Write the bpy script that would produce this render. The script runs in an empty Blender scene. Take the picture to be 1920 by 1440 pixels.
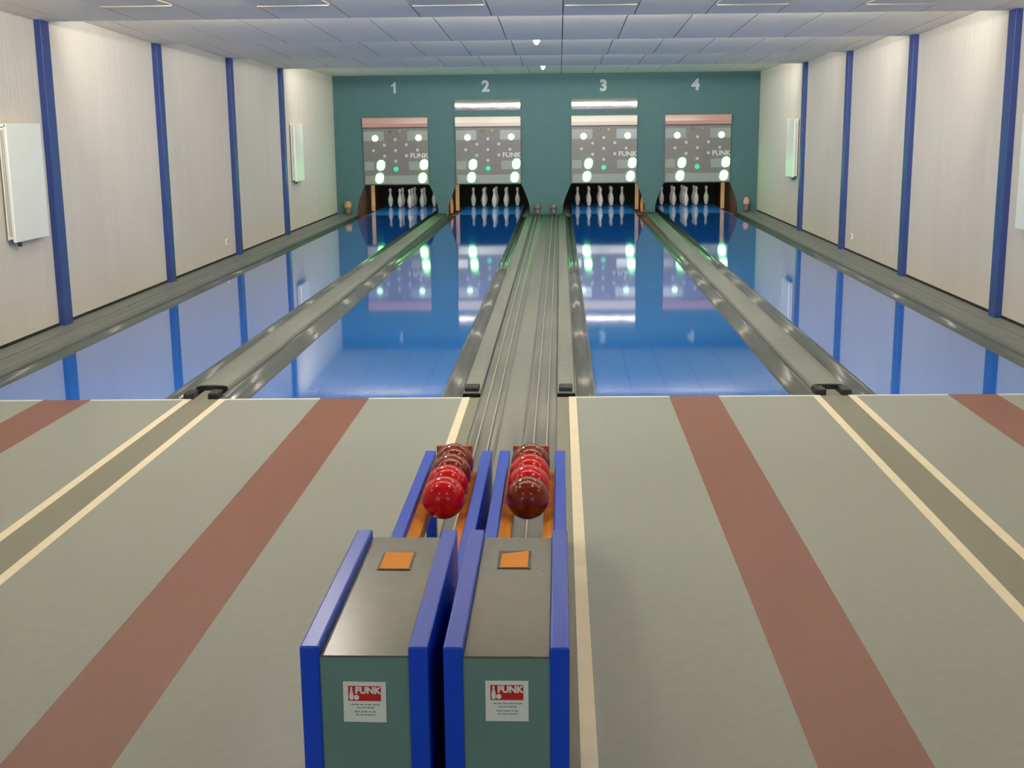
import bpy, bmesh, math, random
from mathutils import Vector, Matrix
random.seed(7)
S = bpy.context.scene
COL = S.collection

# ---------------------------------------------------------------- camera
cam_d = bpy.data.cameras.new('camera'); cam = bpy.data.objects.new('camera', cam_d); COL.objects.link(cam)
cam_d.sensor_width = 36; cam_d.lens = 2319.42 * 36 / 1920; cam_d.clip_start = .05; cam_d.clip_end = 100
r_ = Vector((0.99923, 0.03789235, -0.01017773)); u_ = Vector((0.00218599, 0.20523262, 0.97871078)); f_ = Vector((-0.03917446, 0.97797942, -0.20499175))
m = Matrix(((r_.x, u_.x, -f_.x, 0.2838), (r_.y, u_.y, -f_.y, -8.2272), (r_.z, u_.z, -f_.z, 1.8040), (0, 0, 0, 1)))
cam.matrix_world = m
S.camera = cam
# ---------------------------------------------------------------- exposure, world
S.view_settings.view_transform = 'Standard'; S.view_settings.look = 'None'
S.view_settings.exposure = -0.56; S.view_settings.gamma = 1; S.view_settings.use_curve_mapping = False
W = bpy.data.worlds.new('world'); S.world = W; W.use_nodes = True
W.node_tree.nodes['Background'].inputs[0].default_value = (.95, .98, 1.0, 1)
W.node_tree.nodes['Background'].inputs[1].default_value = .62
# ---------------------------------------------------------------- room constants
WL, WR, YB = -4.319, 4.292, 17.39
CT = 2.738
YN = -9.5                                  # near end of the modelled room
LC = [-3.064, -1.177, 1.177, 3.064]        # lane centres
LH = .65
STEPX = .0245
def ystep(i, x): return 3.12 + 3.19 * i + STEPX * x
def fy(x): return -.055 + .022 * x         # foul line

def area(name, loc, size, size_y, power, rot, color, shape='RECTANGLE'):
    d = bpy.data.lights.new(name, 'AREA'); d.shape = shape; d.size = size; d.size_y = size_y
    d.energy = power; d.color = color
    o = bpy.data.objects.new(name, d); COL.objects.link(o); o.location = loc; o.rotation_euler = rot
    return o
WARM = (1.0, .93, .82)
COOL = (.86, .90, 1.0)
# fluorescent battens behind the visible ceiling steps, shining towards the pins
for i in range(-2, 4):  # two nearest rows are unseen, added to brighten the near ceiling and walls
    a = math.atan(STEPX)
    pw = [38, 50, 46, 41, 36, 38][i + 2]
    kl = [.5, .6, .65, .15, .15, .95][i + 2]; kr = [.5, .6, .75, .7, .35, .9][i + 2]
    for x0, L, k in ((-2.8, 1.5, kl), (0.12, 3.2, 1.5), (2.8, 1.5, kr)):
        for up, q in ((62, .42), (114, 1.7)):
            area('batten_light', (x0, ystep(i, x0) + .14, 2.80), L, .05, pw * k * q, (math.radians(up), 0, a), (1, .955, .89))
# lamps over the pins, inside the pit
for x in LC:
    area('pin_light', (x, 17.7, 1.25), 1.1, .08, 24, (math.radians(52), 0, 0), (1, .97, .88))
# round ceiling lamps over the run-ups
for x, y, p in ((-1.25, -.9, 80), (1.45, -.9, 18), (-3.3, -1.0, 22), (3.4, -1.0, 22), (-1.4, -3.9, 20), (1.1, -3.9, 20), (-3.4, -4.2, 26), (3.5, -4.2, 26), (-1.3, -6.8, 20), (1.5, -6.8, 20)):
    area('ceiling_downlight', (x, y, 2.83), .30, .30, p * .5, (0, 0, 0), WARM, 'DISK')
area('rear_window_light', (-2.6, -9.3, 1.5), 1.6, 1.2, 22, (math.radians(90), 0, 0), (.85, .92, 1.0))
area('rear_window_light', (3.0, -9.3, 1.5), 1.2, 1.2, 16, (math.radians(90), 0, 0), (.85, .92, 1.0))

# ---------------------------------------------------------------- materials
def lin(c):
    return tuple(((v / 255) / 12.92 if v / 255 <= .04045 else ((v / 255 + .055) / 1.055) ** 2.4) for v in c)
def mat(name, rgb, rough=.5, metal=0, spec=.5, noise=0, nscale=8, bump=0, bscale=60, emit=None, es=0, coat=0, stretch=None, alpha=None):
    M = bpy.data.materials.new(name); M.use_nodes = True
    n = M.node_tree.nodes; l = M.node_tree.links; b = n['Principled BSDF']
    c = lin(rgb) + (1,)
    b.inputs['Base Color'].default_value = c
    b.inputs['Roughness'].default_value = rough; b.inputs['Metallic'].default_value = metal
    b.inputs['Specular IOR Level'].default_value = spec; b.inputs['Coat Weight'].default_value = coat
    b.inputs['Coat Roughness'].default_value = .05
    tc = n.new('ShaderNodeTexCoord'); src = tc.outputs['Object']
    if stretch:
        mp = n.new('ShaderNodeMapping'); mp.inputs['Scale'].default_value = stretch; l.new(src, mp.inputs['Vector']); src = mp.outputs[0]
    if noise:
        t = n.new('ShaderNodeTexNoise'); t.inputs['Scale'].default_value = nscale; t.inputs['Detail'].default_value = 5; l.new(src, t.inputs['Vector'])
        r = n.new('ShaderNodeMapRange'); r.inputs['From Min'].default_value = .3; r.inputs['From Max'].default_value = .7
        r.inputs['To Min'].default_value = 1 - noise; r.inputs['To Max'].default_value = 1 + noise; l.new(t.outputs['Fac'], r.inputs['Value'])
        mx = n.new('ShaderNodeVectorMath'); mx.operation = 'SCALE'; mx.inputs[0].default_value = c[:3]; l.new(r.outputs[0], mx.inputs['Scale'])
        l.new(mx.outputs[0], b.inputs['Base Color'])
    if bump:
        t = n.new('ShaderNodeTexNoise'); t.inputs['Scale'].default_value = bscale; l.new(src, t.inputs['Vector'])
        bp = n.new('ShaderNodeBump'); bp.inputs['Strength'].default_value = bump; bp.inputs['Distance'].default_value = .01
        l.new(t.outputs['Fac'], bp.inputs['Height']); l.new(bp.outputs[0], b.inputs['Normal'])
    if emit:
        b.inputs['Emission Color'].default_value = lin(emit) + (1,); b.inputs['Emission Strength'].default_value = es
    return M
M = {}
M['wall'] = mat('cream_wallpaper', (208, 202, 188), .75, noise=.025, nscale=3, bump=.5, bscale=40, stretch=(1, 1.5, .05), spec=.3)
M['greenwall'] = mat('teal_wall_paint', (64, 101, 101), .6, noise=.05, nscale=5, spec=.3)
M['tile'] = mat('ceiling_tile', (244, 233, 210), .8, noise=.02, nscale=60, bump=.2, bscale=300, spec=.2)
M['grid'] = mat('ceiling_grid', (128, 128, 128), .7)
M['post'] = mat('blue_post_paint', (40, 60, 122), .4, noise=.06, nscale=6)
M['lane'] = mat('blue_lane_plastic', (8, 110, 214), .035, noise=.04, nscale=1.5, spec=.8, coat=.5)
M['deck'] = mat('light_blue_pin_deck', (40, 140, 220), .14, noise=.04, nscale=3, spec=.5)
M['gutter'] = mat('grey_gutter_plastic', (90, 96, 95), .15, noise=.10, nscale=3, stretch=(8, .6, 8), spec=.24, bump=.1, bscale=9)
M['ledge'] = mat('grey_divider_cover', (116, 120, 114), .5, noise=.05, nscale=12, bump=.05)
M['trough'] = mat('grey_return_trough', (102, 106, 103), .4, noise=.08, nscale=4, stretch=(6, .6, 6))
M['lino'] = mat('grey_green_linoleum', (144, 149, 139), .38, noise=.035, nscale=20, spec=.45, bump=.02, bscale=200)
M['lino2'] = mat('olive_grey_linoleum', (126, 125, 108), .42, noise=.04, nscale=20, spec=.4)
M['brown'] = mat('brown_linoleum', (122, 76, 60), .38, noise=.04, nscale=20, spec=.45)
M['cream'] = mat('cream_inlay', (242, 230, 198), .4, noise=.03, nscale=10)
M['metal'] = mat('steel_rod', (214, 208, 188), .3)
M['foul'] = mat('white_foul_line', (232, 230, 218), .4, noise=.02)
M['rubber'] = mat('black_rubber', (20, 21, 22), .5, noise=.1)
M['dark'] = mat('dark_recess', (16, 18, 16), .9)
M['pit'] = mat('dark_green_curtain', (24, 34, 26), .9, noise=.2, nscale=6, stretch=(8, 8, .5))
M['board'] = mat('brown_pit_board', (88, 62, 38), .6, noise=.2, nscale=8)
M['tan'] = mat('tan_wood', (190, 150, 98), .5, noise=.1, nscale=10)
M['leather'] = mat('tan_leather', (176, 138, 96), .6, noise=.1, nscale=10)
M['leather2'] = mat('pink_buffer', (196, 150, 138), .6, noise=.1, nscale=10)
M['leather3'] = mat('grey_brown_buffer', (104, 98, 84), .6, noise=.1, nscale=10)
M['orange_cushion'] = mat('orange_cushion', (198, 130, 60), .5, noise=.1, nscale=10)  # light on the pit side board, put into the colour
M['white'] = mat('white_enamel', (238, 240, 230), .35, noise=.01)
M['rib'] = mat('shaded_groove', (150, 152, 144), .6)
M['pin'] = mat('white_pin_plastic', (226, 224, 214), .3, noise=.02)
M['pinbase'] = mat('pin_base_ring', (150, 100, 80), .5)
M['face'] = mat('grey_display_face', (101, 99, 97), .45, noise=.03, nscale=8)
M['window'] = mat('pale_display_window', (138, 146, 140), .15, noise=.02, coat=.5)
M['barA'] = mat('white_top_bar', (224, 210, 196), .12, spec=.8, coat=.6)  # same plastic as the pink bar, bright reflection painted into its colour
M['barB'] = mat('pink_top_bar', (180, 142, 132), .14, spec=.6, coat=.4)
M['foil'] = mat('mirror_strip', (240, 230, 224), .13, metal=1, bump=.3, bscale=3, stretch=(1, 1, 3))
M['dot'] = mat('unlit_pin_lamp', (172, 172, 172), .3)
M['red_ind'] = mat('unlit_red_lamp', (112, 78, 74), .3)
M['yel_ind'] = mat('yellow_lamp', (150, 132, 70), .3)
M['digit'] = mat('green_led_digit', (60, 90, 60), .3, emit=(112, 255, 130), es=18)
M['round'] = mat('white_signal_lamp', (60, 90, 60), .3, emit=(225, 255, 225), es=2.4)
M['teal_led'] = mat('teal_led', (20, 90, 70), .3, emit=(40, 240, 170), es=1.1)
M['lettering'] = mat('pale_lettering', (196, 198, 196), .5)
M['numeral'] = mat('numeral_paint', (156, 172, 172), .5)
M['bluewood'] = mat('blue_lacquered_wood', (14, 70, 206), .3, noise=.05, nscale=10, spec=.4, bump=.03, bscale=30)
M['laminate'] = mat('olive_grey_laminate', (84, 86, 74), .25, noise=.06, nscale=14, spec=.38)
M['laminate2'] = mat('dark_green_grey_laminate', (100, 138, 130), .45, noise=.06, nscale=6)
M['railwood'] = mat('orange_wood_rail', (236, 156, 70), .35, noise=.14, nscale=10, stretch=(10, 1, 10), spec=.5)
M['endwood'] = mat('red_brown_end_board', (196, 104, 66), .4, noise=.1, nscale=14)
def ballmat(name, c1, c2):
    m_ = mat(name, c1, .16, spec=.4)
    n = m_.node_tree.nodes; l = m_.node_tree.links; b = n['Principled BSDF']
    t = n.new('ShaderNodeTexNoise'); t.inputs['Scale'].default_value = 14; t.inputs['Detail'].default_value = 6; t.inputs['Distortion'].default_value = 1.5
    tc = n.new('ShaderNodeTexCoord'); l.new(tc.outputs['Object'], t.inputs['Vector'])
    r = n.new('ShaderNodeValToRGB'); r.color_ramp.elements[0].position = .35; r.color_ramp.elements[1].position = .7
    r.color_ramp.elements[0].color = lin(c1) + (1,); r.color_ramp.elements[1].color = lin(c2) + (1,)
    l.new(t.outputs['Fac'], r.inputs[0]); l.new(r.outputs[0], b.inputs['Base Color'])
    return m_
M['redball'] = ballmat('red_ball_resin', (212, 14, 30), (192, 8, 22))
M['brownball'] = ballmat('brown_ball_resin', (132, 44, 24), (110, 26, 14))
M['orange'] = mat('orange_sticker', (255, 164, 52), .7, noise=.03)
M['black'] = mat('black_print', (30, 30, 30), .5)
M['label'] = mat('white_label', (222, 230, 224), .4)
M['redprint'] = mat('red_print', (196, 34, 32), .4)
M['print'] = mat('grey_print', (120, 130, 126), .5)
M['lamp'] = mat('ceiling_lamp_glass', (250, 250, 245), .3, emit=(255, 252, 240), es=2.2)
M['valve'] = mat('dark_valve', (70, 70, 66), .5)

# ---------------------------------------------------------------- mesh helpers
class MB:
    def __init__(s): s.v = []; s.f = []; s.sm = []
    def hexa(s, c):          # 8 corners: bottom 4 ccw, top 4 ccw
        b = len(s.v); s.v += [tuple(p) for p in c]
        for q in ((3, 2, 1, 0), (4, 5, 6, 7), (0, 1, 5, 4), (1, 2, 6, 5), (2, 3, 7, 6), (3, 0, 4, 7)):
            s.f.append(tuple(b + i for i in q)); s.sm.append(False)
        return s
    def box(s, x0, x1, y0, y1, z0, z1):
        return s.hexa([(x0, y0, z0), (x1, y0, z0), (x1, y1, z0), (x0, y1, z0), (x0, y0, z1), (x1, y0, z1), (x1, y1, z1), (x0, y1, z1)])
    def slab(s, x0, x1, ya, yb, z0, z1):   # ya(x), yb(x): front and back edge functions
        return s.hexa([(x0, ya(x0), z0), (x1, ya(x1), z0), (x1, yb(x1), z0), (x0, yb(x0), z0), (x0, ya(x0), z1), (x1, ya(x1), z1), (x1, yb(x1), z1), (x0, yb(x0), z1)])
    def prism(s, poly, axis, a, b):        # extrude a 2D polygon along an axis
        n = len(poly); base = len(s.v)
        def P(u, w, t):
            return (u, t, w) if axis == 'y' else ((t, u, w) if axis == 'x' else (u, w, t))
        s.v += [P(u, w, a) for u, w in poly] + [P(u, w, b) for u, w in poly]
        s.f.append(tuple(base + i for i in range(n))); s.f.append(tuple(base + n + i for i in reversed(range(n)))); s.sm += [False, False]
        for i in range(n):
            j = (i + 1) % n; s.f.append((base + i, base + n + i, base + n + j, base + j)); s.sm.append(False)
        return s
    def sheet(s, prof, ya, yb, th=.01, smooth=True):   # open profile (x,z) swept along y, with thickness downwards
        n = len(prof); base = len(s.v)
        for f in (ya, yb):
            for x, z in prof: s.v.append((x, f(x), z))
            for x, z in prof: s.v.append((x, f(x), z - th))
        for i in range(n - 1):
            s.f.append((base + i, base + i + 1, base + 2 * n + i + 1, base + 2 * n + i)); s.sm.append(smooth)
            s.f.append((base + n + i, base + 3 * n + i, base + 3 * n + i + 1, base + n + i + 1)); s.sm.append(smooth)
            s.f.append((base + i, base + n + i, base + n + i + 1, base + i + 1)); s.sm.append(False)
            s.f.append((base + 2 * n + i, base + 2 * n + i + 1, base + 3 * n + i + 1, base + 3 * n + i)); s.sm.append(False)
        for i, r in ((0, 1), (n - 1, 0)):
            q = (base + i, base + n + i, base + 3 * n + i, base + 2 * n + i)
            s.f.append(q if not r else q[::-1]); s.sm.append(False)
        return s
    def lathe(s, prof, c=(0, 0, 0), n=24, axis='z'):   # prof: (r, h)
        base = len(s.v); k = len(prof)
        for r, h in prof:
            for i in range(n):
                a = 2 * math.pi * i / n; p = (r * math.cos(a), r * math.sin(a), h)
                if axis == 'y': p = (p[0], h, p[1])
                if axis == 'x': p = (h, p[0], p[1])
                s.v.append((c[0] + p[0], c[1] + p[1], c[2] + p[2]))
        for j in range(k - 1):
            for i in range(n):
                i2 = (i + 1) % n; q = (base + j * n + i, base + j * n + i2, base + (j + 1) * n + i2, base + (j + 1) * n + i)
                s.f.append(q); s.sm.append(True)
        s.f.append(tuple(base + i for i in reversed(range(n)))); s.f.append(tuple(base + (k - 1) * n + i for i in range(n))); s.sm += [False, False]
        return s
    def build(s, name, m_, parent=None, bevel=0, seg=2):
        me = bpy.data.meshes.new(name); me.from_pydata(s.v, [], s.f); me.update()
        bm = bmesh.new(); bm.from_mesh(me); bmesh.ops.recalc_face_normals(bm, faces=bm.faces); bm.to_mesh(me); bm.free()
        for p, q in zip(me.polygons, s.sm): p.use_smooth = q
        me.materials.append(m_)
        o = bpy.data.objects.new(name, me); COL.objects.link(o)
        if parent: o.parent = parent
        if bevel:
            b = o.modifiers.new('bevel', 'BEVEL'); b.width = bevel; b.segments = seg; b.limit_method = 'ANGLE'; b.angle_limit = math.radians(40)
        return o
def tag(o, label, cat, group=None):
    o['label'] = label; o['category'] = cat
    if group: o['group'] = group
    return o
def struct(o): o['kind'] = 'structure'; return o
def empty(name, loc, label=None, cat=None, group=None):
    o = bpy.data.objects.new(name, None); COL.objects.link(o); o.location = loc; o.empty_display_size = .1
    if label: tag(o, label, cat, group)
    return o
def cp(root, loc):
    r = root.copy(); COL.objects.link(r); r.location = loc
    for ch in list(root.children):
        c = ch.copy(); COL.objects.link(c); c.parent = r
        for g in ch.children:
            d = g.copy(); COL.objects.link(d); d.parent = c
    return r
def text(name, s_, size, m_, parent, loc, rot, ext=.001, off=0, sx=1):
    c = bpy.data.curves.new(name, 'FONT'); c.body = s_; c.size = size; c.extrude = ext; c.offset = off
    c.align_x = 'CENTER'; c.align_y = 'CENTER'; c.materials.append(m_); c.resolution_u = 3
    o = bpy.data.objects.new(name, c); COL.objects.link(o); o.location = loc; o.rotation_euler = rot; o.scale = (sx, 1, 1)
    me = bpy.data.meshes.new_from_object(o); q = bpy.data.objects.new(name, me); q.matrix_world = o.matrix_basis.copy(); bpy.data.objects.remove(o); o = q; o.name = name; COL.objects.link(o)
    if parent: o.parent = parent
    return o
FRONT = (math.radians(90), 0, 0)      # text facing -y

# ================================================================ ROOM
# floor: a base slab below, inlaid panels and strips on top of it
floor = struct(MB().slab(WL - .1, WR + .1, lambda x: YN, fy if False else (lambda x: 21.4), -.16, -.085).build('floor', M['lino2']))
def fpart(name, m_, x0, x1, y0, y1, z1, z0=-.085):
    a = y0 if callable(y0) else (lambda x: y0); b = y1 if callable(y1) else (lambda x: y1)
    return MB().slab(x0, x1, a, b, z0, z1).build(name, m_, floor)
CW = .05
CX = [-3.90, -2.25, -2.01, -.355, .365, 2.005, 2.245, 3.895]     # cream line centres
foul_in = lambda x: fy(x) - .028
for k in range(4):
    a, b = CX[2 * k] + CW / 2, CX[2 * k + 1] - CW / 2
    c = (-3.075, -1.18, 1.182, 3.05)[k]
    fpart('linoleum_panel', M['lino'], a, c - .166, YN, foul_in, 0)
    fpart('linoleum_panel', M['lino'], c + .166, b, YN, foul_in, 0)
    fpart('brown_stripe', M['brown'], c - .166, c + .166, YN, lambda x: fy(x), 0.0)
    for p, q in ((a - CW - .0, c - .166), (c + .166, b + CW)):
        fpart('foul_line_strip', M['foul'], p, q, foul_in, fy, .002)
for x in CX:
    fpart('cream_line', M['cream'], x - CW / 2, x + CW / 2, YN, foul_in, .001)
for a, b in ((-2.225, -2.035), (2.03, 2.22)):
    fpart('olive_strip', M['lino2'], a, b, YN, lambda x: fy(x) + .0, -.001)
for a, b in ((WL, -3.925), (3.92, WR)):
    fpart('olive_strip', M['lino2'], a, b, YN, fy, -.001)
for a, b in ((-.33, -.262), (.262, .34)):
    fpart('olive_strip', M['lino2'], a, b, YN, fy, -.001)

# side walls with blue posts
def side_wall(name, x0, x1):
    return struct(MB().box(x0, x1, YN, YB + .08, .06, 3.0).build(name, M['wall']))
wall_left = side_wall('wall_left', WL - .12, WL)
wall_right = side_wall('wall_right', WR, WR + .12)
struct(MB().box(WL - .1, WL + .005, YN, YB, -.05, .066).build('baseboard_left', M['dark']))
struct(MB().box(WR - .005, WR + .1, YN, YB, -.05, .066).build('baseboard_right', M['dark']))
ORD = ['nearest', 'second', 'third', 'farthest']
for i in range(4):
    for side in (0, 1):
        y0 = (2.852, 6.04, 9.20, 12.40)[i] if side == 0 else (3.07, 6.24, 9.40, 12.54)[i]
        x0, x1 = (WL - .003, WL + .06) if side == 0 else (WR - .06, WR + .003)
        p = MB().box(x0, x1, y0, y0 + (.182, .172, .17, .165)[i], .028, CT + (.02 if i < 9 else 0)).build('wall_post', M['post'], bevel=.004)
        txt = {0: 'nearest to the camera', 1: 'second from the camera', 2: 'third from the camera', 3: 'farthest, beside the small radiator'}[i]
        tag(p, 'dark blue vertical post on the %s wall, %s' % (('left', 'right')[side], txt), 'post', 'blue posts on the %s wall' % ('left', 'right')[side])
# two more posts nearer, beside the run-ups, out of frame
# ceiling: sawtooth bays
ceil = struct(MB().box(WL - .12, WR + .12, YN, YB + 4, 3.0, 3.08).build('ceiling', M['grid']))
ZH = 2.862
def zceil(t, i): return ZH + ((2.742 if i < 4 else 2.805) - ZH) * t
TX = [.3125 + .625 * k for k in range(-8, 7)]
TX = [WL] + [t for t in TX if WL + .05 < t < WR - .05] + [WR]
for i in range(5):       # bay i runs from step i-1 to step i
    ya = lambda x, i=i: ystep(i - 1, x) + .002
    yb = (lambda x, i=i: ystep(i, x)) if i < 4 else (lambda x: YB)
    za, zb = zceil(0, i), zceil(1, i)
    def bay(x0, x1, dz0, dz1, name, m_, yo=0):
        A0, A1, B0, B1 = ya(x0) + yo, ya(x1) + yo, yb(x0) - yo, yb(x1) - yo
        return MB().hexa([(x0, A0, za + dz0), (x1, A1, za + dz0), (x1, B1, zb + dz0), (x0, B0, zb + dz0), (x0, A0, za + dz1), (x1, A1, za + dz1), (x1, B1, zb + dz1), (x0, B0, zb + dz1)]).build(name, m_, ceil)
    bay(WL, WR, .008, .03, 'ceiling_grid', M['grid'])
    for x0, x1 in zip(TX[:-1], TX[1:]):
        bay(x0 + .006, x1 - .006, 0, .012, 'ceiling_tile', M['tile'], 0 if i == 4 else 0)
    if i < 4:            # riser of the step, facing the pins
        MB().hexa([(WL, yb(WL) - .012, zb - .0), (WR, yb(WR) - .012, zb), (WR, yb(WR), zb), (WL, yb(WL), zb), (WL, yb(WL) - .012, ZH + .02), (WR, yb(WR) - .012, ZH + .02), (WR, yb(WR), ZH + .02), (WL, yb(WL), ZH + .02)]).build('ceiling_step', M['tile'], ceil)
MB().slab(WL, WR, lambda x: YN, lambda x: ystep(-1, x), ZH, ZH + .02).build('ceiling_tile', M['tile'], ceil)
# slot vents in the nearest bay
for k, (a, b) in enumerate(((-3.4375, -2.8125), (-2.1875, -1.5625), (-.9375, -.3125), (.3125, .9375), (1.5625, 2.1875), (2.8125, 3.4375))):
    yv = 2.02 + .09 * (a + 3.4) ; t = (yv - ystep(-1, a)) / 3.19; z = zceil(t, 0)
    e = empty('ceiling_vent', ((a + b) / 2, yv, z), 'thin white slot vent in the ceiling, %s from the left of the row of six' % ('first', 'second', 'third', 'fourth', 'fifth', 'last')[k], 'vent', 'slot vents in the near ceiling')
    h = (b - a) / 2 - .02
    MB().prism([(-.008, -.015), (.0, -.015), (.003, .0), (-.008, .0)], 'x', -h, h).build('lip', M['tile'], e)
    MB().box(-h, h, .004, .034, -.003, .004).build('slot', M['rubber'], e)
    MB().box(-h - .01, h + .01, -.59, -.012, -.007, .0).build('flap', M['tile'], e)
# small glass lamps on the ceiling
for (x, y, z, s_, w_) in ((.014, 6.62, 2.80, 1.0, 'larger round lamp hanging just behind the second ceiling step'), (0, 13.3, 2.80, .9, 'small round lamp hanging close to the far teal wall')):
    e = empty('ceiling_lamp', (x, y, z), 'white lit ' + w_, 'lamp', 'round ceiling lamps on the centre line')
    MB().lathe([(.055 * s_, .055), (.055 * s_, .0), (.045 * s_, -.01)], n=20).build('base', M['white'], e)
    MB().lathe([(.052 * s_, -.0), (.050 * s_, -.02), (.038 * s_, -.05), (.02 * s_, -.085), (.004, -.092)], n=20).build('glass', M['lamp'], e)

# ---------------------------------------------------------------- back wall with four openings
bw = MB()
Z1, Z2 = .615, 2.99
x_prev = WL - .1
bw.box(WL - .1, WR + .1, YB, YB + .07, Z1, Z2)
edges = [(WL - .1, WL - .1)]
polys = []
prev_top, prev_bot = WL - .1, WL - .1
for c in LC:
    polys.append([(prev_bot, -.05), (c - .845, -.05), (c - .835, .16), (c - .80, .30), (c - .70, .55), (c - .665, Z1), (prev_top, Z1)] if prev_bot == prev_top else
                 [(prev_bot, -.05), (c - .845, -.05), (c - .835, .16), (c - .80, .30), (c - .70, .55), (c - .665, Z1), (prev_top, Z1), (prev_c + .70, .55), (prev_c + .80, .30), (prev_c + .835, .16)])
    prev_c = c; prev_top, prev_bot = c + .665, c + .845
polys.append([(prev_bot, -.05), (WR + .1, -.05), (WR + .1, Z1), (prev_top, Z1), (prev_c + .70, .55), (prev_c + .80, .30), (prev_c + .835, .16)])
for p in polys: bw.prism(p, 'y', YB, YB + .07)
struct(bw.build('wall_back', M['greenwall']))
# pit behind the wall
struct(MB().box(WL - .1, WR + .1, 21.3, 21.4, -.08, 1.6).build('wall_pit_rear', M['pit']))
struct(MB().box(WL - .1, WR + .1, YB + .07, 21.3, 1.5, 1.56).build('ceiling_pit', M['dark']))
for c, n_ in zip(LC, '1234'):
    for s_ in (-1, 1):
        x = c + s_ * .86
        w = struct(MB().box(min(x, x + s_ * .03), max(x, x + s_ * .03), YB + .072, 21.3, -.08, 1.5).build('wall_pit_side', M['board']))

WHERE = ['first', 'second', 'third', 'fourth']
ORDN = ['leftmost', 'second from the left', 'third from the left', 'rightmost']
NUM = '1234'
WORD = ['one', 'two', 'three', 'four']
# numerals on the wall
for k, (x, z) in enumerate(((-3.066, 2.565), (-1.213, 2.565), (1.16, 2.552), (3.005, 2.552))):
    t = MB().prism([(-.015, -.11), (.032, -.11), (.032, .11), (0, .11), (-.022, .072), (-.06, .05), (-.06, .018), (-.015, .034)], 'y', 0, .008).build('wall_numeral', M['numeral']) if k == 0 else text('wall_numeral', NUM[k], .30, M['numeral'], None, (x, YB - .006, z), FRONT, .004, .014)
    if k == 0: t.location = (x, YB - .010, z)
    tag(t, 'pale painted numeral %s on the teal wall above the scoreboards' % WORD[k], 'numeral', 'lane numerals on the teal wall')

# ---------------------------------------------------------------- scoreboards
def rounded(cx, cz, w, h, r, skew=0, n=5):
    pts = []
    for qx, qz, a0 in ((1, -1, -90), (1, 1, 0), (-1, 1, 90), (-1, -1, 180)):
        for i in range(n + 1):
            a = math.radians(a0 + 90 * i / n)
            x = qx * (w / 2 - r) + r * math.cos(a); z = qz * (h / 2 - r) + r * math.sin(a)
            pts.append((cx + x + skew * z, cz + z))
    return pts
def U(px): return (px - 190) / 690 * 1.33 - .665
def V(py): return 1.984 - (py - 282) / 709 * 1.354
for k, c in enumerate(LC):
    e = empty('scoreboard', (c, YB, 0), 'grey scoreboard with green digits and pin lamps, mounted under numeral %s' % WORD[k], 'scoreboard', 'scoreboards over the pin openings')
    F = -.05
    MB().box(-.665, .665, F, -.002, V(993), V(398)).build('housing', M['face'], e, bevel=.006)
    MB().prism([(F - .03, V(386)), (F - .045, V(350)), (F - .03, V(290)), (-.002, V(282)), (-.002, V(394)), (F, V(394))], 'x', -.665, .665).build('light_bar', M['barA'] if k in (1, 2) else M['barB'], e, bevel=.004)
    y = F - .006
    def flat(name, poly, m_, d=.006, par=e): return MB().prism(poly, 'y', F - d, F + .001).build(name, m_, par)
    for a, b, t, u in ((197, 412, 428, 530), (662, 876, 428, 530), (200, 300, 748, 838), (672, 876, 748, 838), (205, 876, 895, 982)):
        flat('display_window', rounded((U(a) + U(b)) / 2, (V(t) + V(u)) / 2, U(b) - U(a), V(t) - V(u), .02), M['window'], .004)
    for a, t in ((319, 502), (780, 500)):
        MB().lathe([(.066, 0), (.066, -.012), (.052, -.022)], (U(a), F, V(t)), 20, 'y').build('signal_lamp', M['round'], e)
    for a, t in ((532, 518), (415, 575), (648, 573), (298, 632), (532, 632), (765, 630), (415, 690), (648, 688), (532, 745)):
        MB().lathe([(.036, 0), (.036, -.008), (.026, -.015)], (U(a), F, V(t)), 14, 'y').build('pin_lamp', M['dot'], e)
    MB().lathe([(.052, 0), (.052, -.010), (.04, -.016)], (U(533), F, V(828)), 18, 'y').build('ready_lamp', M['teal_led'], e)
    MB().lathe([(.035, 0), (.035, -.008), (.026, -.012)], (U(480), F, V(432)), 14, 'y').build('red_indicator', M['red_ind'], e)
    MB().lathe([(.035, 0), (.035, -.008), (.026, -.012)], (U(582), F, V(432)), 14, 'y').build('yellow_indicator', M['yel_ind'], e)
    for a, t in ((372, 786), (355, 922), (832, 782), (813, 922)):
        flat('lit_digit', rounded(U(a), V(t), .158, .205, .076, .10), M['digit'], .012)
    text('maker_lettering', 'FUNK', .135, M['lettering'], e, (U(782), F - .004, V(690)), FRONT, .002, .003, 1.05)
# mirror strips over boards 2 and 3
for c, n_ in ((LC[1], 'two'), (LC[2], 'three')):
    e = empty('mirror_strip', (c, YB, 2.215), 'shiny curved metal strip below numeral %s catching a bright reflection' % n_, 'reflector', 'shiny strips over the two middle scoreboards')
    prof = [(-.004, -.108)] + [(-.045 +  .010 * (t / 12) ** 2 + .0062 * t / 12, .104 * t / 12) for t in range(-12, 13)] + [(-.004, .108)]
    o = MB().prism(prof, 'x', -.66, .66).build('reflector', M['foil'], e)
    MB().box(-.665, .665, -.02, -.002, -.125, -.11).build('lower_trim', M['face'], e)

# ---------------------------------------------------------------- lanes
LB = 17.42
for k, c in enumerate(LC):
    e = empty('bowling_lane', (0, 0, 0), 'glossy blue ninepin lane leading to the pins under numeral %s' % WORD[k], 'lane', 'four blue lanes')
    MB().slab(c - LH, c + LH, lambda x: fy(x) + .002, lambda x: LB, -.04, 0).build('lane_surface', M['lane'], e)
    MB().slab(c - LH, c + LH, lambda x: LB, lambda x: 20.9, -.04, .001).build('pin_deck', M['deck'], e)

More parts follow.
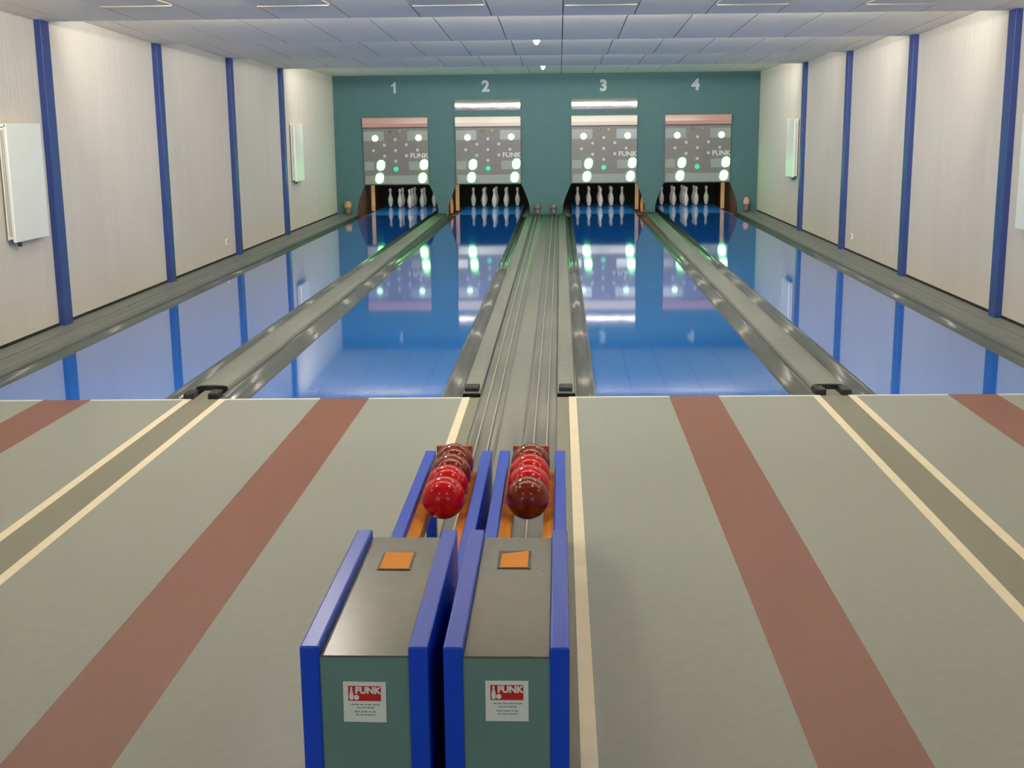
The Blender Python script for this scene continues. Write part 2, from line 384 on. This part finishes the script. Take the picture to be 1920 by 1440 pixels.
def gutter(x0, x1, y0, y1, parent, d=.05, z0=0, z1=0):
    n = 10; pr = []
    for i in range(n + 1):
        t = i / n; x = x0 + (x1 - x0) * t
        pr.append((x, -d * math.sin(math.pi * t) ** .7 + z0 + (z1 - z0) * t - .001))
    return MB().sheet(pr, y0, y1, .006).build('gutter', M['gutter'], parent)
for (a, b, nm) in ((LC[0] + LH, LC[1] - LH, 'left'), (LC[2] + LH, LC[3] - LH, 'right')):
    mid = -2.165 if nm == 'left' else 2.127; other = ('between the first and second lanes', 'between the third and fourth lanes')[nm == 'right']
    e = empty('lane_divider', (0, 0, 0), 'grey raised divider with two gutters, %s' % other, 'divider', 'dividers between paired lanes')
    g1 = lambda x: fy(x) + .004
    gutter(a, mid - .115, g1, lambda x: 17.8, e); gutter(mid + .115, b, g1, lambda x: 17.8, e)
    ys = lambda x: .20
    MB().sheet([(mid - .115, -.03), (mid - .112, .022), (mid - .10, .032), (mid - .05, .036), (mid, .037), (mid + .05, .036), (mid + .10, .032), (mid + .112, .022), (mid + .115, -.03)], ys, lambda x: 17.8, .01).build('cover', M['ledge'], e)
    MB().prism([(mid - .112, -.08), (mid + .112, -.08), (mid + .112, .02), (mid + .08, .03), (mid - .08, .03), (mid - .112, .02)], 'y', .19, .215).build('end_cap', M['rubber'], e)
    for s_ in (-1, 1):
        MB().box(mid + s_ * .085 - .034, mid + s_ * .085 + .034, fy(mid) + .008, fy(mid) + .15, -.08, .038).build('rubber_block', M['rubber'], e, bevel=.008)
    MB().box(mid - .049, mid + .049, fy(mid) + .006, .19, -.08, -.002).build('floor_tongue', M['lino2'], e)
# outer ledges against the walls
for s_, nm, wx in ((-1, 'left', WL), (1, 'right', WR)):
    e = empty('side_ledge', (0, 0, 0), 'grey stepped ledge and gutter along the foot of the %s wall' % nm, 'ledge', 'ledges at the wall foot')
    g0 = s_ * (3.064 + LH); g1_ = s_ * 3.905
    lo, hi = (g1_, g0) if s_ < 0 else (g0, g1_)
    gutter(lo, hi, lambda x: fy(x) + .004, lambda x: YB, e, .045)
    w = abs(wx)
    pr = [(3.905, -.02), (3.91, .02), (4.02, .022), (4.03, .012), (4.05, .012), (4.06, .035), (w, .040)]
    pr = [(s_ * x, z) for x, z in pr]
    if s_ < 0: pr = pr[::-1]
    MB().sheet(pr, lambda x: fy(x) + .004, lambda x: YB, .01, smooth=False).build('ledge_profile', M['ledge'], e)
    for (dx0, dx1, z) in ((3.935, 3.95, .0216), (4.11, 4.125, .038)):
        MB().box(min(s_ * dx0, s_ * dx1), max(s_ * dx0, s_ * dx1), .02, YB, z - .004, z + .002).build('groove_line', M['trough'], e)

# central ball return
e = empty('ball_return_track', (0, 0, 0), 'long grey ball return track with two channels running down the middle between the lanes', 'track')
cx0, cx1 = LC[1] + LH, LC[2] - LH
gutter(cx0, -.385, lambda x: fy(x) + .004, lambda x: YB, e, .05); gutter(.385, cx1, lambda x: fy(x) + .004, lambda x: YB, e, .05)
def strip(name, pr, m_, y0, y1=YB, th=.01): return MB().sheet(pr, (lambda x: y0) if not callable(y0) else y0, lambda x: y1, th).build(name, m_, e)
for s_ in (-1, 1):
    pr = [(.385, -.02), (.383, .014), (.375, .018), (.27, .018), (.262, .012)]
    pr = [(s_ * x, z) for x, z in pr][::s_ * -1 if s_ > 0 else 1]
    strip('side_cover', pr, M['ledge'], lambda x: .02)
strip('centre_cover', [(-.085, -.004), (-.075, .004), (-.01, .007), (.055, .004), (.065, -.004)], M['ledge'], -4.82)
def trough(a, b):
    n = 8
    strip('channel', [(a + (b - a) * i / n, -.016 * math.sin(math.pi * i / n) ** .6 - .004) for i in range(n + 1)], M['trough'], -4.82)
trough(-.262, -.085); trough(.065, .262)
for x in (-.205, -.135, .127, .203):
    MB().prism([(x - .0035, -.03), (x + .0035, -.03), (x + .0035, .0), (x, .004), (x - .0035, .0)], 'y', -4.82, YB).build('rail', M['metal'], e)
for a, b in ((-.372, -.275), (.272, .365)):
    MB().box(a, b, .035, .16, -.02, .05).build('rubber_block', M['rubber'], e, bevel=.008)

# tan posts in the pits, painted patches of lit side board and buffers
for k, c in enumerate(LC):
    s_ = -1 if k < 2 else 1
    for t in (s_,):
        x = c + t * (.70 if k in (0, 3) else .755)
        nm_ = 'left' if t < 0 else 'right'
        p = MB().box(x - .04, x + .04, 18.7, 18.76, .0, 1.2).build('pit_post', M['tan'], bevel=.004)
        tag(p, 'slim tan wooden post at the %s edge of the pin opening under numeral %s' % (nm_, WORD[k]), 'post', 'tan posts inside the pin openings')
for k, side in ((1, -1), (2, 1)):
    x = LC[k] + side * .84
    pr = [(0, 0), (.05, 0), (.06, .10), (.055, .2), (.035, .30), (.01, .40), (0, .42)]
    o = MB().prism([(x - side * u, z) for u, z in pr], 'y', 17.85, 17.97).build('side_cushion', M['orange_cushion'], bevel=.015)  # stands in for the side board where it catches light
    tag(o, 'orange brown padded cushion at the outer foot of the opening under numeral %s' % WORD[k], 'cushion')
for x, m_, h, lab, w in ((-4.07, 'leather', .27, 'tan rounded leather buffer on the floor in the far left corner', .075),
                         (4.06, 'leather2', .29, 'pinkish rounded buffer on the ledge in the far right corner', .06),
                         (-.175, 'leather3', .22, 'grey brown buffer at the far end of the return track, left one', .06),
                         (.15, 'leather3', .22, 'grey brown buffer at the far end of the return track, right one', .06)):
    e = empty('ball_buffer', (x, 17.25, .04 if abs(x) > 3 else .012), lab, 'buffer', None)
    MB().lathe([(w * .8, 0), (w * .85, h * .2), (w * .85, h * .45)], n=16).build('stand', M['leather3'], e)
    MB().lathe([(w, h * .45), (w * 1.08, h * .6), (w, h * .8), (w * .6, h * .96), (w * .1, h)], n=16).build('cap', M[m_], e)

# ---------------------------------------------------------------- pins
pin = empty('ninepin', (0, 0, 0))
prof = [(.026, .012), (.030, .03), (.040, .07), (.048, .11), (.051, .145), (.048, .18), (.038, .22), (.026, .26), (.0215, .285), (.021, .30), (.025, .325), (.030, .35), (.030, .37), (.024, .39), (.012, .40), (.003, .402)]
MB().lathe([(r * 1.18, h * 1.07) for r, h in prof], n=20).build('pin_body', M['pin'], pin)
MB().lathe([(.031, 0), (.032, .005), (.0305, .014)], n=20).build('base_ring', M['pinbase'], pin)
rows = [(0, -.5, 'front pin, nearest of the nine'), (-.25, -.25, 'left pin of the second row'), (.25, -.25, 'right pin of the second row'),
        (-.5, 0, 'far left pin of the middle row'), (0, 0, 'centre pin of the middle row'), (.5, 0, 'far right pin of the middle row'),
        (-.25, .25, 'left pin of the fourth row'), (.25, .25, 'right pin of the fourth row'), (0, .5, 'rearmost pin')]
first = True
for k, c in enumerate(LC):
    for dx, dy, lab in rows:
        loc = (c + dx, 20.15 + dy - .15, .001)
        if first: p = pin; p.location = loc; first = False
        else: p = cp(pin, loc)
        tag(p, 'white ninepin under numeral %s, %s' % (WORD[k], lab), 'pin', 'white ninepins in the opening under numeral ' + NUM[k])

# ---------------------------------------------------------------- radiators and small outlets on the walls
def radiator(side, y0, label):
    # local frame: x away from the wall, y along the wall
    wx = WL if side < 0 else WR
    e = empty('radiator', (wx, y0, .885), label, 'radiator', 'white wall radiators')
    s_ = -side
    def bx(name, a, b, y0_, y1_, z0, z1, m_, bv=0):
        a, b = sorted((a * s_, b * s_)); return MB().box(a, b, y0_, y1_, z0, z1).build(name, m_, e, bevel=bv)
    bx('front_panel', .066, .092, 0, .69, 0, .97, M['white'], .008)
    bx('rear_panel', .018, .034, .01, .68, .02, .95, M['white'], .005)
    bx('side_grille', .034, .066, .006, .03, .03, .94, M['white'])
    bx('side_grille', .034, .066, .66, .684, .03, .94, M['white'])
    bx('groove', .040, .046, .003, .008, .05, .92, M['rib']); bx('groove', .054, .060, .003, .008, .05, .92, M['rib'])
    bx('top_grille', .016, .09, .0, .69, .945, .972, M['white'], .004)
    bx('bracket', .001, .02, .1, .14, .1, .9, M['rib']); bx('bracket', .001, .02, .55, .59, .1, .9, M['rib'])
    MB().lathe([(.018, -.03), (.018, .02)], (s_ * .05, .16, -.012), 14).build('valve', M['valve'], e)
    return e
radiator(-1, 1.90, 'white flat radiator hanging beside the nearest left blue post')
radiator(1, 1.96, 'white flat radiator beside the nearest right blue post, cut by the frame')
radiator(-1, 13.08, 'small distant white radiator on the left wall near the teal wall')
radiator(1, 13.07, 'small distant white radiator on the right wall near the teal wall')
for wx, y, z, s_, nm in ((WL, 8.73, .267, 1, 'left'), (WR, 9.0, .257, -1, 'right')):
    e = empty('wall_outlet', (wx, y, z), 'tiny white outlet low on the %s wall before the third blue post' % nm, 'outlet')
    MB().box(min(0, s_ * .012), max(0, s_ * .012), -.04, .04, -.04, .04).build('plate', M['white'], e, bevel=.003)
    MB().lathe([(.018, 0), (.018, s_ * .006)], (s_ * .012, 0, 0), 14, 'x').build('socket', M['rib'], e)

# ---------------------------------------------------------------- ball racks
YR, YJ, YF = -3.031, -4.834, -5.656
ZR, ZB, ZT = .42, .665, .642
T = .044
def rack(xa, xb, side):
    e = empty('ball_rack', ((xa + xb) / 2, YF, 0), 'blue sided grey ball rack, %s' % ('left of the pair, red ball in front' if side == 'left' else 'right of the pair, brown ball in front'), 'ball rack', 'the two ball return racks')
    h = (xb - xa) / 2; L = YR - YF; J = YJ - YF
    for s_ in (-1, 1):
        a, b = sorted((s_ * h, s_ * (h - T)))
        g = .24 if s_ == (-1 if side == 'left' else 1) else .03
        o = MB().prism([(0, 0), (J - .02, 0), (J - .02, g), (L - .07, g), (L - .07, .022), (L, .022), (L, ZR), (J, ZR), (J, ZB), (0, ZB)], 'x', a, b).build('side_panel', M['bluewood'], e, bevel=.005, seg=3)
    i = h - T
    MB().box(-i, i, .004, J - .002, ZT - .004, ZT).build('top_cover', M['laminate'], e, bevel=.002)
    MB().box(-i, i, .006, .024, 0, ZT - .004).build('front_panel', M['laminate2'], e)
    MB().box(-i, i, J - .02, J - .004, ZR - .04, ZT - .004).build('rear_panel', M['laminate2'], e)
    for s_ in (-1, 1):
        a, b = sorted((s_ * i, s_ * (i - .041)))
        inner = s_ * (i - .041)
        MB().prism([(s_ * i, ZR - .10), (inner, ZR - .10), (inner, ZR - .045), (s_ * i, ZR - .025)], 'y', J - .3, L - .2).build('ball_rail', M['railwood'], e, bevel=.003)
    MB().box(-.075, .075, L - .215, L - .197, ZR - .12, .497).build('end_board', M['endwood'], e, bevel=.004)
    MB().box(-i, i, L - .05, L - .03, .24, .28).build('cross_brace', M['laminate2'], e)
    return e, h
def sticker(e, cx, y, w, d, sk, sk2):
    z = ZT + .0008
    f = MB().hexa([(cx - w / 2 - .006, y - d / 2 - .006, z), (cx + w / 2 + .006, y - d / 2 - .006, z), (cx + w / 2 + .006, y + d / 2 + .006, z), (cx - w / 2 - .006, y + d / 2 + .006, z)] + [(cx - w / 2 - .006, y - d / 2 - .006, z + .001), (cx + w / 2 + .006, y - d / 2 - .006, z + .001), (cx + w / 2 + .006, y + d / 2 + .006, z + .001), (cx - w / 2 - .006, y + d / 2 + .006, z + .001)]).build('sticker_frame', M['black'], e)
    q = [(cx - w / 2 + sk, y - d / 2), (cx + w / 2 - sk, y - d / 2 + sk), (cx + w / 2 - sk, y + d / 2 + sk2 * .3), (cx - w / 2 + sk, y + d / 2 - sk2 * 3)]
    MB().prism(q, 'z', z + .0012, z + .0022).build('sticker', M['orange'], e)
def label(e, cx, zc, y, tilt=0):
    hw, hh = .0485, .049
    l_ = MB().box(-hw, hw, -.0012, 0, -hh, hh).build('maker_label', M['label'], e)
    l_.location = (cx, y, zc); l_.rotation_euler = (0, math.radians(tilt), 0); l_['label'] = 'white label with a red badge'
    MB().box(-.037, .037, -.0018, -.0012, .003, .039).build('red_badge', M['redprint'], l_)
    pp = [(.0, -.0155), (.0035, -.0155), (.0048, -.009), (.0048, -.003), (.003, .004), (.0018, .009), (.0026, .0125), (.0016, .0155), (0, .016)]
    poly = [(-.030 + u, .021 + v) for u, v in pp] + [(-.030 - u, .021 + v) for u, v in pp[::-1][1:-1]]
    MB().prism(poly, 'y', -.0024, -.0018).build('pin_logo', M['label'], l_)
    MB().lathe([(.0062, -.0018), (.0062, -.0024)], (-.0185, 0, .0115), 16, 'y').build('ball_logo', M['label'], l_)
    text('badge_lettering', 'FUNK', .0215, M['label'], l_, (.0075, -.002, .028), FRONT, .0004, .0011, 1.02)
    rnd = random.Random(5)
    bars = MB()
    for z, a, b in ((-.006, -.031, .034), (-.0135, -.018, .021), (-.0235, -.024, .027), (-.031, -.021, .027)):
        x = a
        while x < b:
            w = rnd.uniform(.004, .009); bars.box(x, min(x + w, b), -.0016, -.0012, z - .0011, z + .0011); x += w + rnd.uniform(.001, .003)
    bars.build('small_print', M['print'], l_)
XA, XB, XC, XD = -.303, -.014, .020, .303
eL, hL = rack(XA, XB, 'left')
eR, hR = rack(XC, XD, 'right')
cL, cR = (XA + XB) / 2, (XC + XD) / 2
sticker(eL, -.163 - cL, -5.037 - YF, .078, .128, .0, .0)
sticker(eR, .158 - cR, -5.024 - YF, .078, .128, .002, .008)
label(eL, -.160 - cL, .530, .0056, 0.6)
label(eR, .162 - cR, .535, .0056)
for x, y in ((.215, -4.99), (.233, -4.99), (.218, -5.09), (.235, -5.10)):
    MB().lathe([(.0028, 0), (.002, .0015)], (x - cR, y - YF, ZT), 10).build('screw', M['label'], eR)

def ball(x, y, z, m_, lab):
    me = bpy.data.meshes.new('bowling_ball'); bm = bmesh.new(); bmesh.ops.create_uvsphere(bm, u_segments=48, v_segments=32, radius=.08)
    for f in bm.faces: f.smooth = True
    bm.to_mesh(me); bm.free(); me.materials.append(M[m_])
    o = bpy.data.objects.new('bowling_ball', me); COL.objects.link(o); o.location = (x, y, z)
    o.rotation_euler = (random.random() * 3, random.random() * 3, random.random() * 3)
    tag(o, lab, 'ball', 'balls waiting on the racks')
POS = ['frontmost, nearest the grey box', 'second from the front', 'third from the front', 'rearmost, against the end board']
for k, m_ in enumerate(('redball', 'redball', 'brownball', 'brownball')):
    ball(cL + .007, -3.83 + .1605 * k, .452, m_, 'glossy %s ball on the left rack, %s' % (m_[:-4] if m_ != 'brownball' else 'dark brown', POS[k]))
for k, m_ in enumerate(('brownball', 'redball', 'redball', 'brownball')):
    ball(cR, -3.83 + .1605 * k, .452, m_, 'glossy %s ball on the right rack, %s' % (m_[:-4] if m_ != 'brownball' else 'dark brown', POS[k]))
